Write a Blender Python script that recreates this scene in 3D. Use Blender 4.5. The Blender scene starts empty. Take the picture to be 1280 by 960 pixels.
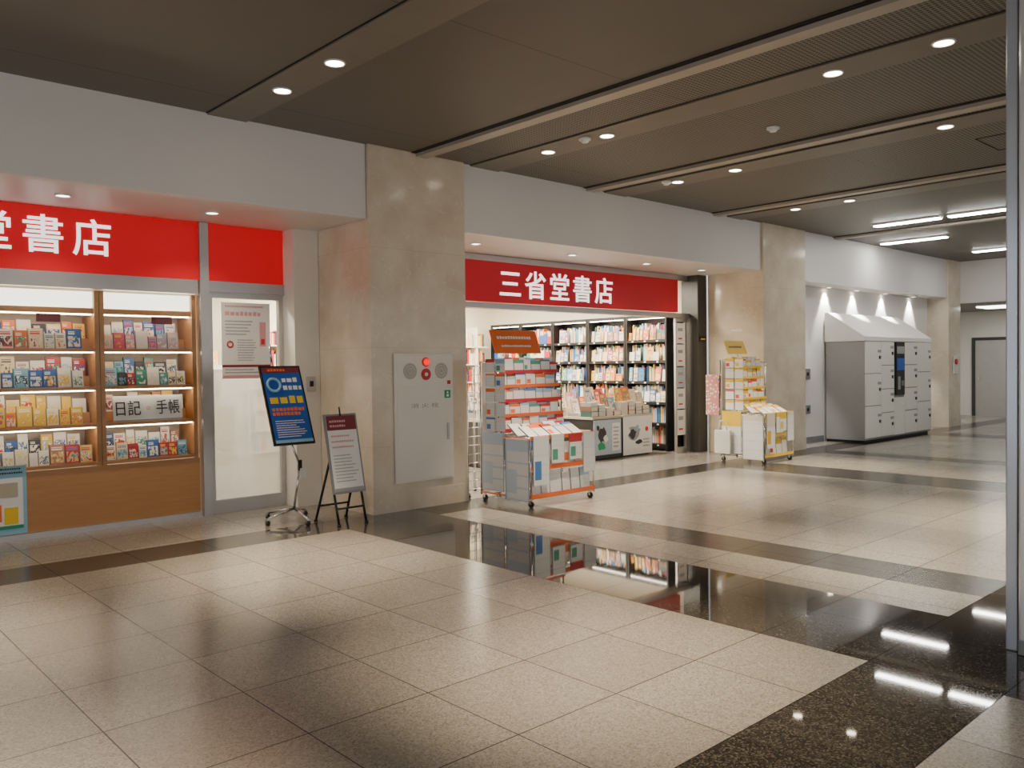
import bpy, bmesh, math, random
from mathutils import Vector, Matrix
random.seed(7)
COL = bpy.context.scene.collection
R = math.radians

# ------------------------------------------------------------------ camera
f = 1047.6
vx = Vector((1140, 37, -f)).normalized()
vy = Vector((-963, 11, -f)).normalized()
vz = vx.cross(vy).normalized()
vy = vz.cross(vx).normalized()
cam_d = bpy.data.cameras.new('camera')
cam = bpy.data.objects.new('camera', cam_d)
COL.objects.link(cam)
cam_d.sensor_width = 36
cam_d.lens = f / 1280 * 36
m = Matrix((vx, vy, vz)).to_4x4()
m.translation = Vector((0, 0, 1.5))
cam.matrix_world = m
cam_d.clip_start = 0.05
bpy.context.scene.camera = cam

# ------------------------------------------------------------------ world
w = bpy.data.worlds.new('world')
bpy.context.scene.world = w
w.use_nodes = True
w.node_tree.nodes['Background'].inputs[0].default_value = (0.98, 0.96, 0.95, 1)
w.node_tree.nodes['Background'].inputs[1].default_value = 1.05

# ------------------------------------------------------------------ materials
class NT:
    def __init__(s, mt):
        s.t = mt.node_tree
        s.b = s.t.nodes['Principled BSDF']
    def n(s, typ, **k):
        x = s.t.nodes.new(typ)
        for a, b in k.items():
            setattr(x, a, b)
        return x
    def put(s, sock, v):
        if hasattr(v, 'node'):
            s.t.links.new(v, sock)
        else:
            sock.default_value = v
    def m(s, op, a, b=None, c=None):
        x = s.n('ShaderNodeMath', operation=op)
        s.put(x.inputs[0], a)
        if b is not None: s.put(x.inputs[1], b)
        if c is not None: s.put(x.inputs[2], c)
        return x.outputs[0]
    def band(s, v, a, b):
        return s.m('MULTIPLY', s.m('GREATER_THAN', v, a), s.m('LESS_THAN', v, b))
    def mix(s, fac, a, b):
        x = s.n('ShaderNodeMix', data_type='RGBA')
        s.put(x.inputs[0], fac)
        s.put(x.inputs[6], a if hasattr(a, 'node') else (*a[:3], 1))
        s.put(x.inputs[7], b if hasattr(b, 'node') else (*b[:3], 1))
        return x.outputs[2]
    def noise(s, scale, detail=3, vec=None, out=0):
        x = s.n('ShaderNodeTexNoise')
        x.inputs['Scale'].default_value = scale
        x.inputs['Detail'].default_value = detail
        if vec is not None: s.t.links.new(vec, x.inputs['Vector'])
        return x.outputs[out]
    def ramp(s, fac, stops, const=False):
        x = s.n('ShaderNodeValToRGB')
        s.put(x.inputs[0], fac)
        cr = x.color_ramp
        if const: cr.interpolation = 'CONSTANT'
        while len(cr.elements) < len(stops): cr.elements.new(0.5)
        for e, (p, c) in zip(cr.elements, stops):
            e.position = p
            e.color = (*c[:3], 1)
        return x.outputs[0]
    def coords(s, which='Object'):
        tc = s.n('ShaderNodeTexCoord')
        sp = s.n('ShaderNodeSeparateXYZ')
        s.t.links.new(tc.outputs[which], sp.inputs[0])
        return tc.outputs[which], sp.outputs

def mat(name, col, rough=0.5, metal=0.0, es=0.0, ecol=None, var=0.06, scale=6.0, coat=0):
    mt = bpy.data.materials.new(name)
    mt.use_nodes = True
    k = NT(mt)
    vec, _ = k.coords('Object')
    nz = k.noise(scale, 3, vec)
    dark = tuple(c * (1 - var * 2) for c in col)
    lite = tuple(min(1, c * (1 + var)) for c in col)
    k.put(k.b.inputs['Base Color'], k.mix(nz, dark, lite))
    k.b.inputs['Roughness'].default_value = rough
    k.b.inputs['Metallic'].default_value = metal
    if coat: k.b.inputs['Coat Weight'].default_value = coat
    if es:
        k.b.inputs['Emission Color'].default_value = (*(ecol or col)[:3], 1)
        k.b.inputs['Emission Strength'].default_value = es
    return mt

M = {}
M['white_wall'] = mat('painted_wall', (0.80, 0.78, 0.77), 0.55, var=0.02, scale=2)
M['soffit'] = mat('soffit_paint', (0.76, 0.73, 0.71), 0.4, var=0.02)
M['cream_wall'] = mat('cream_wall', (0.86, 0.83, 0.77), 0.5, var=0.02)
M['shopwall'] = mat('shop_wall', (0.90, 0.84, 0.70), 0.6, var=0.02)
M['alu'] = mat('brushed_aluminium', (0.55, 0.54, 0.54), 0.35, 0.8)
M['chrome'] = mat('chrome', (0.65, 0.66, 0.68), 0.2, 1.0)
M['steelgrey'] = mat('grey_steel', (0.30, 0.31, 0.33), 0.4, 0.5)
M['bluegrey'] = mat('blue_grey_metal', (0.60, 0.66, 0.75), 0.18, 0.5)
M['lightmetal'] = mat('light_metal', (0.86, 0.88, 0.92), 0.16, 0.45)
M['black'] = mat('black_paint', (0.012, 0.012, 0.013), 0.4)
M['darkframe'] = mat('dark_frame', (0.05, 0.048, 0.045), 0.35)
M['rubber'] = mat('rubber', (0.02, 0.02, 0.02), 0.7)
M['white'] = mat('white_plastic', (0.90, 0.90, 0.90), 0.4, var=0.02)
M['paper'] = mat('paper', (0.92, 0.91, 0.90), 0.7, var=0.02)
M['pages'] = mat('book_pages', (0.80, 0.77, 0.68), 0.8)
M['ink'] = mat('dark_ink', (0.05, 0.05, 0.06), 0.7)
M['greyink'] = mat('grey_ink', (0.40, 0.40, 0.42), 0.7)
M['pinkink'] = mat('pink_ink', (0.80, 0.38, 0.42), 0.7)
M['redink'] = mat('red_ink', (0.65, 0.03, 0.05), 0.6)
M['blueink'] = mat('blue_ink', (0.05, 0.18, 0.55), 0.6)
M['orange'] = mat('orange_card', (0.95, 0.19, 0.04), 0.55)
M['yellow'] = mat('yellow_card', (0.98, 0.66, 0.04), 0.55)
M['skyblue'] = mat('sky_blue_card', (0.30, 0.58, 0.75), 0.5)
M['paleblue'] = mat('pale_blue_card', (0.50, 0.62, 0.72), 0.5)
M['signblue'] = mat('sign_blue', (0.02, 0.12, 0.52), 0.35)
M['maroon'] = mat('maroon_card', (0.22, 0.03, 0.04), 0.5)
M['red_sign'] = mat('red_backlit_acrylic', (0.58, 0.0, 0.008), 0.45, es=0.30, ecol=(0.95, 0.0, 0.012), var=0.02)
M['red_sign2'] = mat('red_acrylic', (0.36, 0.0, 0.010), 0.45, es=0.15, ecol=(0.80, 0.0, 0.018), var=0.02)
M['white_lit'] = mat('white_backlit_letter', (0.9, 0.9, 0.9), 0.4, es=1.5, ecol=(1, 0.97, 0.95), var=0.0)
M['lightbox'] = mat('light_box', (0.9, 0.9, 0.9), 0.4, es=3.0, ecol=(1, 0.93, 0.78), var=0.0)
M['led'] = mat('led_strip', (0.9, 0.9, 0.9), 0.4, es=18, ecol=(1, 0.86, 0.66), var=0.0)
M['lens'] = mat('lamp_lens', (0.9, 0.9, 0.9), 0.4, es=30, ecol=(1, 0.86, 0.62), var=0.0)
M['tube'] = mat('fluorescent_tube', (0.9, 0.9, 0.9), 0.4, es=50, ecol=(1, 0.96, 0.88), var=0.0)
M['shoplamp'] = mat('shop_lamp', (0.9, 0.9, 0.9), 0.4, es=9, ecol=(1, 0.95, 0.85), var=0.0)
M['redlamp'] = mat('red_lamp', (0.8, 0.0, 0.0), 0.2, es=1.5, ecol=(1, 0.0, 0.0))
M['redplastic'] = mat('red_plastic', (0.6, 0.01, 0.02), 0.35)
M['green'] = mat('green_plastic', (0.02, 0.35, 0.16), 0.4)
M['hydrant'] = mat('hydrant_enamel', (0.88, 0.85, 0.79), 0.4, var=0.02)
M['hydrantshade'] = mat('hydrant_grille', (0.50, 0.48, 0.45), 0.5, var=0.02)
M['locker'] = mat('locker_enamel', (0.90, 0.88, 0.81), 0.45, var=0.03)
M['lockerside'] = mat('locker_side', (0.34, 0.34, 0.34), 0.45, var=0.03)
M['cover'] = mat('locker_cover', (0.92, 0.91, 0.88), 0.6, var=0.03)
M['trimstrip'] = mat('ceiling_strip', (0.20, 0.178, 0.152), 0.45, 0.0)
M['slot'] = mat('ceiling_slot', (0.48, 0.43, 0.37), 0.4, 0.2)
M['gap'] = mat('ceiling_gap', (0.012, 0.010, 0.009), 0.8)
M['toteb'] = mat('canvas', (0.8, 0.78, 0.72), 0.9)
M['beige'] = mat('beige_panel', (0.55, 0.48, 0.38), 0.5)

# patterned cloth
mt = bpy.data.materials.new('patterned_cloth'); mt.use_nodes = True
k = NT(mt); vec, xyz = k.coords('Object')
vo = k.n('ShaderNodeTexVoronoi'); vo.inputs['Scale'].default_value = 22; k.t.links.new(vec, vo.inputs['Vector'])
k.put(k.b.inputs['Base Color'], k.mix(k.m('LESS_THAN', vo.outputs['Distance'], 0.35), (0.62, 0.26, 0.24), (0.85, 0.78, 0.72)))
k.b.inputs['Roughness'].default_value = 0.9
M['fabricred'] = mt

mt = bpy.data.materials.new('orange_wood'); mt.use_nodes = True
k = NT(mt); vec, xyz = k.coords('Object')
mp = k.n('ShaderNodeMapping'); mp.inputs['Scale'].default_value = (1.5, 1.5, 14)
k.t.links.new(vec, mp.inputs[0])
nz = k.noise(3, 5, mp.outputs[0])
k.put(k.b.inputs['Base Color'], k.mix(nz, (0.42, 0.20, 0.075), (0.55, 0.29, 0.12)))
k.b.inputs['Roughness'].default_value = 0.35
M['wood'] = mt

mt = bpy.data.materials.new('beige_marble'); mt.use_nodes = True
k = NT(mt); vec, xyz = k.coords('Object')
n1 = k.noise(2.0, 9, vec)
n2 = k.noise(12, 6, vec)
c1 = k.ramp(n1, [(0.30, (0.66, 0.55, 0.42)), (0.50, (0.77, 0.675, 0.535)), (0.70, (0.87, 0.79, 0.66))])
c2 = k.mix(k.m('MULTIPLY', n2, 0.30), c1, (0.57, 0.465, 0.335))
vein = k.m('LESS_THAN', k.m('ABSOLUTE', k.m('SUBTRACT', k.noise(3.5, 6, vec), 0.5)), 0.005)
c2 = k.mix(k.m('MULTIPLY', vein, 0.35), c2, (0.92, 0.86, 0.76))
jz = k.m('FRACT', k.m('DIVIDE', k.m('ADD', xyz[2], 0.34), 1.02))
joint = k.m('LESS_THAN', jz, 0.003)
k.put(k.b.inputs['Base Color'], k.mix(k.m('MULTIPLY', joint, 0.5), c2, (0.34, 0.29, 0.22)))
k.b.inputs['Roughness'].default_value = 0.16
M['marble'] = mt

# floor
mt = bpy.data.materials.new('polished_granite_tiles'); mt.use_nodes = True
k = NT(mt); vec, xyz = k.coords('Object')
X, Y = xyz[0], xyz[1]
P = 0.61
fx = k.m('DIVIDE', k.m('SUBTRACT', X, 1.68), P)
fy = k.m('DIVIDE', k.m('SUBTRACT', Y, 1.87), P)
gx = k.m('LESS_THAN', k.m('ABSOLUTE', k.m('SUBTRACT', k.m('FRACT', k.m('ADD', fx, 0.5)), 0.5)), 0.0048)
gy = k.m('LESS_THAN', k.m('ABSOLUTE', k.m('SUBTRACT', k.m('FRACT', k.m('ADD', fy, 0.5)), 0.5)), 0.0055)
grout = k.m('MAXIMUM', gx, gy)
cmb = k.n('ShaderNodeCombineXYZ')
k.put(cmb.inputs[0], k.m('FLOOR', fx)); k.put(cmb.inputs[1], k.m('FLOOR', fy))
wn = k.n('ShaderNodeTexWhiteNoise'); k.t.links.new(cmb.outputs[0], wn.inputs[0])
vo = k.n('ShaderNodeTexVoronoi'); vo.inputs['Scale'].default_value = 140; k.t.links.new(vec, vo.inputs['Vector'])
sv = k.n('ShaderNodeSeparateColor'); k.t.links.new(vo.outputs['Color'], sv.inputs[0])
grain = sv.outputs[0]
sp2 = k.noise(5, 6, vec)
sp3 = k.noise(24, 6, vec)
light = k.ramp(grain, [(0.0, (0.165, 0.148, 0.122)), (0.15, (0.26, 0.24, 0.208)), (0.5, (0.335, 0.315, 0.278)), (1.0, (0.46, 0.44, 0.40))])
light = k.mix(k.m('MULTIPLY', k.m('SUBTRACT', sp3, 0.3), 0.8), light, (0.22, 0.20, 0.168))
light = k.mix(k.m('MULTIPLY', sp2, 0.30), light, (0.22, 0.20, 0.172))
light = k.mix(k.m('MULTIPLY', wn.outputs[0], 0.33), light, (0.175, 0.158, 0.134))
darkc = k.ramp(grain, [(0.0, (0.018, 0.016, 0.014)), (0.6, (0.044, 0.039, 0.034)), (1.0, (0.13, 0.118, 0.10))])
darkc = k.mix(k.m('MULTIPLY', wn.outputs[0], 0.45), darkc, (0.085, 0.075, 0.064))
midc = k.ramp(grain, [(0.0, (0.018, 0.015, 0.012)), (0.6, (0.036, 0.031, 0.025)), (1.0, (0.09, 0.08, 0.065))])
in7 = k.m('LESS_THAN', Y, 7.27)
D = k.m('MAXIMUM', k.m('MULTIPLY', k.band(X, 4.12, 5.17), in7), k.band(Y, 1.26, 1.87))
D = k.m('MAXIMUM', D, k.m('MULTIPLY', k.band(Y, 6.75, 7.27), k.band(X, 3.5, 5.17)))
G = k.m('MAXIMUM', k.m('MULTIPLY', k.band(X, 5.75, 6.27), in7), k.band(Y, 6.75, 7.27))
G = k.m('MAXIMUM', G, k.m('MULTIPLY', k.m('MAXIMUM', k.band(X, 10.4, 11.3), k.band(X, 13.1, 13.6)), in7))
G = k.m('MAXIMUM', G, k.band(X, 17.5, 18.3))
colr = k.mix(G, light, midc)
colr = k.mix(D, colr, darkc)
colr = k.mix(k.m('MULTIPLY', grout, 0.85), colr, (0.012, 0.010, 0.009))
k.put(k.b.inputs['Base Color'], colr)
rr = k.m('SUBTRACT', 0.20, k.m('MULTIPLY', D, 0.168))
rr = k.m('ADD', rr, k.m('MULTIPLY', k.m('MULTIPLY', sp2, 0.05), k.m('SUBTRACT', 1.0, D)))
k.put(k.b.inputs['Roughness'], rr)
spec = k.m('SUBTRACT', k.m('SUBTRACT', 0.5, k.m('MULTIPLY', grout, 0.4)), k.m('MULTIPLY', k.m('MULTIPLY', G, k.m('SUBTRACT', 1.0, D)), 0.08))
k.put(k.b.inputs['Specular IOR Level'], spec)
M['floor'] = mt

# ceiling
mt = bpy.data.materials.new('brown_metal_ceiling'); mt.use_nodes = True
k = NT(mt); vec, xyz = k.coords('Object')
X, Y = xyz[0], xyz[1]
pp = 0.036
ax = k.m('SUBTRACT', k.m('FRACT', k.m('DIVIDE', X, pp)), 0.5)
ay = k.m('SUBTRACT', k.m('FRACT', k.m('DIVIDE', Y, pp)), 0.5)
rad = k.m('ADD', k.m('MULTIPLY', ax, ax), k.m('MULTIPLY', ay, ay))
hole = k.m('LESS_THAN', rad, 0.12)
zone = k.m('GREATER_THAN', X, 5.5)
hole = k.m('MULTIPLY', hole, zone)
seam = k.m('LESS_THAN', k.m('FRACT', k.m('DIVIDE', k.m('ADD', Y, 0.5), 2.4)), 0.004)
nb = k.noise(0.8, 2, vec)
basec = k.mix(nb, (0.130, 0.116, 0.100), (0.156, 0.140, 0.122))
basec = k.mix(k.m('MULTIPLY', zone, 0.6), basec, (0.25, 0.228, 0.20))
c = k.mix(hole, basec, (0.025, 0.022, 0.019))
c = k.mix(k.m('MULTIPLY', seam, 0.7), c, (0.02, 0.017, 0.013))
k.put(k.b.inputs['Base Color'], c)
k.b.inputs['Roughness'].default_value = 0.5
M['ceiling'] = mt

# glass (thin)
mt = bpy.data.materials.new('clear_glass'); mt.use_nodes = True
nt = mt.node_tree; nt.nodes.clear()
o = nt.nodes.new('ShaderNodeOutputMaterial'); mx = nt.nodes.new('ShaderNodeMixShader')
tr = nt.nodes.new('ShaderNodeBsdfTransparent'); gl = nt.nodes.new('ShaderNodeBsdfGlossy')
gl.inputs['Roughness'].default_value = 0.03
tr.inputs[0].default_value = (0.97, 0.98, 0.97, 1)
fr = nt.nodes.new('ShaderNodeFresnel'); fr.inputs[0].default_value = 1.25
nt.links.new(fr.outputs[0], mx.inputs[0]); nt.links.new(tr.outputs[0], mx.inputs[1])
nt.links.new(gl.outputs[0], mx.inputs[2]); nt.links.new(mx.outputs[0], o.inputs[0])
M['glass'] = mt
mt = bpy.data.materials.new('frosted_glass'); mt.use_nodes = True
nt = mt.node_tree; nt.nodes.clear()
o = nt.nodes.new('ShaderNodeOutputMaterial'); mx = nt.nodes.new('ShaderNodeMixShader'); mx2 = nt.nodes.new('ShaderNodeMixShader')
mx3 = nt.nodes.new('ShaderNodeMixShader'); trn = nt.nodes.new('ShaderNodeBsdfTransparent')
tl = nt.nodes.new('ShaderNodeBsdfTranslucent'); df = nt.nodes.new('ShaderNodeBsdfDiffuse'); gl = nt.nodes.new('ShaderNodeBsdfGlossy')
tl.inputs[0].default_value = (0.90, 0.90, 0.86, 1); df.inputs[0].default_value = (0.62, 0.64, 0.62, 1)
gl.inputs['Roughness'].default_value = 0.05
mx.inputs[0].default_value = 0.5; mx2.inputs[0].default_value = 0.20; mx3.inputs[0].default_value = 0.40
nt.links.new(tl.outputs[0], mx.inputs[1]); nt.links.new(df.outputs[0], mx.inputs[2])
nt.links.new(mx.outputs[0], mx3.inputs[1]); nt.links.new(trn.outputs[0], mx3.inputs[2])
nt.links.new(mx3.outputs[0], mx2.inputs[1]); nt.links.new(gl.outputs[0], mx2.inputs[2]); nt.links.new(mx2.outputs[0], o.inputs[0])
M['frost'] = mt

PAL = [(0.0, (0.78, 0.74, 0.66)), (0.12, (0.55, 0.03, 0.04)), (0.2, (0.04, 0.13, 0.42)), (0.3, (0.85, 0.52, 0.04)),
       (0.38, (0.85, 0.82, 0.76)), (0.5, (0.06, 0.30, 0.24)), (0.57, (0.82, 0.66, 0.40)), (0.68, (0.82, 0.80, 0.70)),
       (0.78, (0.04, 0.04, 0.06)), (0.86, (0.20, 0.48, 0.64)), (0.93, (0.80, 0.18, 0.04))]
PAL2 = [(0.0, (0.85, 0.84, 0.8)), (0.35, (0.85, 0.65, 0.1)), (0.5, (0.08, 0.08, 0.1)), (0.65, (0.6, 0.05, 0.08)), (0.8, (0.85, 0.84, 0.8)), (0.9, (0.1, 0.25, 0.5))]
def cover_mat(name, per_island=False, pal=PAL):
    mt = bpy.data.materials.new(name); mt.use_nodes = True
    k = NT(mt)
    if per_island:
        rnd = k.n('ShaderNodeNewGeometry').outputs['Random Per Island']
    else:
        rnd = k.n('ShaderNodeObjectInfo').outputs['Random']
    vec, g = k.coords('Generated')
    base = k.ramp(rnd, pal, True)
    r2 = k.m('FRACT', k.m('MULTIPLY', rnd, 17.3))
    r3 = k.m('FRACT', k.m('MULTIPLY', rnd, 41.7))
    c2 = k.ramp(r2, PAL2, True)
    c3 = k.ramp(r3, pal, True)
    if not per_island:
        title = k.m('MULTIPLY', k.band(g[0], 0.14, 0.86), k.band(g[2], 0.68, 0.86))
        lines = k.m('MULTIPLY', k.m('GREATER_THAN', k.m('FRACT', k.m('MULTIPLY', g[2], 9)), 0.35), k.band(g[0], 0.1, k.m('ADD', 0.5, k.m('MULTIPLY', r2, 0.4))))
        pic = k.m('MULTIPLY', k.band(g[0], 0.10, 0.90), k.band(g[2], 0.08, 0.62))
        addv = k.n('ShaderNodeVectorMath', operation='ADD')
        k.t.links.new(vec, addv.inputs[0])
        cx = k.n('ShaderNodeCombineXYZ'); k.put(cx.inputs[0], k.m('MULTIPLY', rnd, 57.0)); k.t.links.new(cx.outputs[0], addv.inputs[1])
        nz = k.noise(4, 3, addv.outputs[0])
        pic2 = k.m('MULTIPLY', pic, k.m('GREATER_THAN', nz, 0.47))
        pic3 = k.m('MULTIPLY', pic, k.m('GREATER_THAN', nz, 0.57))
        base = k.mix(pic2, base, c3)
        base = k.mix(pic3, base, c2)
        base = k.mix(k.m('MULTIPLY', title, lines), base, c2)
        edge = k.m('MAXIMUM', k.m('LESS_THAN', g[0], 0.05), k.m('GREATER_THAN', g[0], 0.96))
        base = k.mix(k.m('MULTIPLY', edge, 0.65), base, (0.03, 0.03, 0.03))
    k.put(k.b.inputs['Base Color'], base)
    k.b.inputs['Roughness'].default_value = 0.35
    return mt
M['bookcover'] = cover_mat('printed_book_cover')
PALW = [(0.0, (0.85, 0.50, 0.02)), (0.3, (0.88, 0.58, 0.05)), (0.5, (0.80, 0.24, 0.02)), (0.65, (0.85, 0.8, 0.7)), (0.8, (0.55, 0.03, 0.03)), (0.9, (0.85, 0.55, 0.04))]
M['bookyellow'] = cover_mat('yellow_book_cover', pal=PALW)
PALP = [(0.0, (0.75, 0.30, 0.38)), (0.3, (0.82, 0.76, 0.74)), (0.5, (0.75, 0.12, 0.22)), (0.7, (0.8, 0.55, 0.58)), (0.85, (0.40, 0.48, 0.6))]
M['bookpink'] = cover_mat('pink_book_cover', pal=PALP)
PALL = [(0.0, (0.80, 0.78, 0.74)), (0.22, (0.82, 0.78, 0.66)), (0.38, (0.45, 0.20, 0.14)), (0.50, (0.75, 0.70, 0.58)), (0.65, (0.12, 0.18, 0.28)), (0.76, (0.80, 0.55, 0.18)), (0.90, (0.55, 0.04, 0.04))]
M['bookpale'] = cover_mat('pale_book_cover', pal=PALL)
M['bookstuff'] = cover_mat('book_spines', True)

def cal_mat(name, heads, band, gs=0.35, nx=6, nz_=7):
    mt = bpy.data.materials.new(name); mt.use_nodes = True
    k = NT(mt)
    rnd = k.n('ShaderNodeObjectInfo').outputs['Random']
    vec, g = k.coords('Generated')
    hd = k.ramp(rnd, heads, True)
    r2 = k.m('FRACT', k.m('MULTIPLY', rnd, 13.7))
    r3 = k.m('FRACT', k.m('MULTIPLY', rnd, 71.3))
    hz = k.m('ADD', 0.60, k.m('MULTIPLY', r2, 0.28))
    head = k.m('GREATER_THAN', g[2], hz)
    lx = k.m('LESS_THAN', k.m('FRACT', k.m('MULTIPLY', g[0], nx)), 0.10)
    lz = k.m('LESS_THAN', k.m('FRACT', k.m('MULTIPLY', g[2], nz_)), 0.14)
    grid = k.m('MAXIMUM', lx, lz)
    base = k.mix(k.m('MULTIPLY', grid, gs), (0.94, 0.95, 0.96), band)
    blk = k.m('MULTIPLY', k.m('MULTIPLY', k.band(g[0], 0.1, 0.5), k.band(g[2], 0.12, 0.5)), k.m('GREATER_THAN', r3, 0.6))
    base = k.mix(blk, base, k.ramp(r3, heads, True))
    base = k.mix(head, base, hd)
    edge = k.m('MAXIMUM', k.m('LESS_THAN', g[0], 0.04), k.m('GREATER_THAN', g[0], 0.97))
    base = k.mix(k.m('MULTIPLY', edge, 0.6), base, (0.08, 0.08, 0.10))
    k.put(k.b.inputs['Base Color'], base)
    k.b.inputs['Roughness'].default_value = 0.5
    return mt
M['calblue'] = cal_mat('calendar_print', [(0.0, (0.90, 0.92, 0.94)), (0.22, (0.62, 0.04, 0.05)), (0.34, (0.40, 0.62, 0.85)), (0.48, (0.90, 0.88, 0.88)), (0.70, (0.08, 0.26, 0.65)), (0.80, (0.90, 0.22, 0.05)), (0.93, (0.1, 0.4, 0.3))], (0.35, 0.5, 0.68), 0.22, 5, 5)
M['calyel'] = cal_mat('calendar_print_warm', [(0.0, (0.92, 0.60, 0.03)), (0.4, (0.88, 0.82, 0.68)), (0.52, (0.90, 0.52, 0.04)), (0.75, (0.75, 0.08, 0.06)), (0.85, (0.92, 0.64, 0.06))], (0.75, 0.6, 0.45), 0.22, 5, 5)
M['calbig'] = cal_mat('calendar_print_plain', [(0.0, (0.90, 0.94, 0.98)), (0.5, (0.70, 0.82, 0.96))], (0.25, 0.45, 0.85), 0.35, 1, 5)

# ------------------------------------------------------------------ mesh builder
class MB:
    def __init__(s):
        s.bm = bmesh.new(); s.mats = []
    def mi(s, name):
        if name not in s.mats: s.mats.append(name)
        return s.mats.index(name)
    def box(s, x0, x1, y0, y1, z0, z1, mt, bev=0.0):
        i = s.mi(mt)
        r = bmesh.ops.create_cube(s.bm, size=1)
        vs = r['verts']
        for v in vs:
            v.co = Vector(((x0 + x1) / 2 + v.co.x * (x1 - x0), (y0 + y1) / 2 + v.co.y * (y1 - y0), (z0 + z1) / 2 + v.co.z * (z1 - z0)))
        fs = set(fc for v in vs for fc in v.link_faces)
        for fc in fs: fc.material_index = i
        if bev:
            es = list(set(e for v in vs for e in v.link_edges))
            r2 = bmesh.ops.bevel(s.bm, geom=es, offset=bev, segments=2, affect='EDGES', profile=0.6)
            for fc in r2['faces']: fc.material_index = i
        return s
    def cyl(s, p0, p1, r, mt, seg=12, r2=None):
        i = s.mi(mt)
        p0 = Vector(p0); p1 = Vector(p1); d = p1 - p0
        q = d.to_track_quat('Z', 'Y')
        mtx = Matrix.Translation((p0 + p1) / 2) @ q.to_matrix().to_4x4()
        rr = bmesh.ops.create_cone(s.bm, cap_ends=True, segments=seg, radius1=r, radius2=r if r2 is None else r2, depth=d.length, matrix=mtx)
        for fc in set(fc for v in rr['verts'] for fc in v.link_faces):
            fc.material_index = i
            if len(fc.verts) == 4: fc.smooth = True
        return s
    def path(s, pts, r, mt, seg=8):
        for a, b in zip(pts[:-1], pts[1:]): s.cyl(a, b, r, mt, seg)
        return s
    def sphere(s, c, r, mt, sc=(1, 1, 1)):
        i = s.mi(mt)
        rr = bmesh.ops.create_uvsphere(s.bm, u_segments=16, v_segments=10, radius=r)
        for v in rr['verts']:
            v.co = Vector((v.co.x * sc[0] + c[0], v.co.y * sc[1] + c[1], v.co.z * sc[2] + c[2]))
        for fc in set(fc for v in rr['verts'] for fc in v.link_faces):
            fc.material_index = i; fc.smooth = True
        return s
    def torus(s, c, axis, R0, r, mt, n=20, k=8):
        i = s.mi(mt)
        q = Vector(axis).to_track_quat('Z', 'Y')
        ring = []
        for a in range(n):
            A = 2 * math.pi * a / n
            row = []
            for b in range(k):
                B = 2 * math.pi * b / k
                p = Vector(((R0 + r * math.cos(B)) * math.cos(A), (R0 + r * math.cos(B)) * math.sin(A), r * math.sin(B)))
                row.append(s.bm.verts.new(Vector(c) + q @ p))
            ring.append(row)
        for a in range(n):
            for b in range(k):
                fc = s.bm.faces.new((ring[a][b], ring[(a + 1) % n][b], ring[(a + 1) % n][(b + 1) % k], ring[a][(b + 1) % k]))
                fc.material_index = i; fc.smooth = True
        return s
    def poly(s, pts, y, mt):
        i = s.mi(mt)
        vs = [s.bm.verts.new((x, y, z)) for x, z in pts]
        fc = s.bm.faces.new(vs); fc.material_index = i
        return s
    def prism(s, prof, x0, x1, mt):
        i = s.mi(mt)
        a = [s.bm.verts.new((x0, y, z)) for y, z in prof]
        b = [s.bm.verts.new((x1, y, z)) for y, z in prof]
        n = len(prof)
        fs = [s.bm.faces.new(a[::-1]), s.bm.faces.new(b)]
        for j in range(n):
            fs.append(s.bm.faces.new((a[j], a[(j + 1) % n], b[(j + 1) % n], b[j])))
        for fc in fs: fc.material_index = i
        return s
    def mesh(s, name):
        bmesh.ops.recalc_face_normals(s.bm, faces=s.bm.faces)
        me = bpy.data.meshes.new(name)
        s.bm.to_mesh(me); s.bm.free()
        for mn in s.mats: me.materials.append(M[mn])
        return me
    def obj(s, name, parent=None, loc=(0, 0, 0), rot=(0, 0, 0), **kw):
        o = bpy.data.objects.new(name, s.mesh(name))
        COL.objects.link(o)
        o.location = loc; o.rotation_euler = rot
        if parent: o.parent = parent
        for a, b in kw.items(): o[a] = b
        return o

def thing(name, loc, label, category, rot=(0, 0, 0), group=None, parent=None):
    e = bpy.data.objects.new(name, None)
    e.empty_display_size = 0.1
    e.location = loc; e.rotation_euler = rot
    COL.objects.link(e)
    e['label'] = label; e['category'] = category
    if group: e['group'] = group
    return e

def tag(o, label, category, group=None):
    o['label'] = label; o['category'] = category
    if group: o['group'] = group
    return o

def text(body, name, parent, loc, mt, h=None, w=None, face='-Y', ext=0.002, bold=0.0, rot=None, spacing=1.0):
    cu = bpy.data.curves.new(name, 'FONT')
    cu.body = body; cu.size = 1; cu.extrude = 0.01; cu.offset = bold; cu.space_character = spacing
    cu.space_line = 1.1
    to = bpy.data.objects.new(name + '_tmp', cu)
    COL.objects.link(to)
    bpy.context.view_layer.update()
    dg = bpy.context.evaluated_depsgraph_get()
    me = bpy.data.meshes.new_from_object(to.evaluated_get(dg))
    bpy.data.objects.remove(to)
    if len(me.vertices) == 0:
        return None
    xs = [v.co.x for v in me.vertices]; ys = [v.co.y for v in me.vertices]
    cx, cy = (min(xs) + max(xs)) / 2, (min(ys) + max(ys)) / 2
    W, H = max(xs) - min(xs), max(ys) - min(ys)
    sy = h / H if h else w / W
    sx = w / W if w else sy
    for v in me.vertices:
        x, y, z = (v.co.x - cx) * sx, (v.co.y - cy) * sy, v.co.z / 0.01 * ext
        if face == '-Y': v.co = (x, -z, y)
        elif face == '-X': v.co = (-z, -x, y)
        else: v.co = (x, y, z)
    me.materials.clear(); me.materials.append(M[mt])
    me.name = name
    o = bpy.data.objects.new(name, me)
    COL.objects.link(o)
    o.location = loc
    if rot: o.rotation_euler = rot
    if parent: o.parent = parent
    return o

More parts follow.
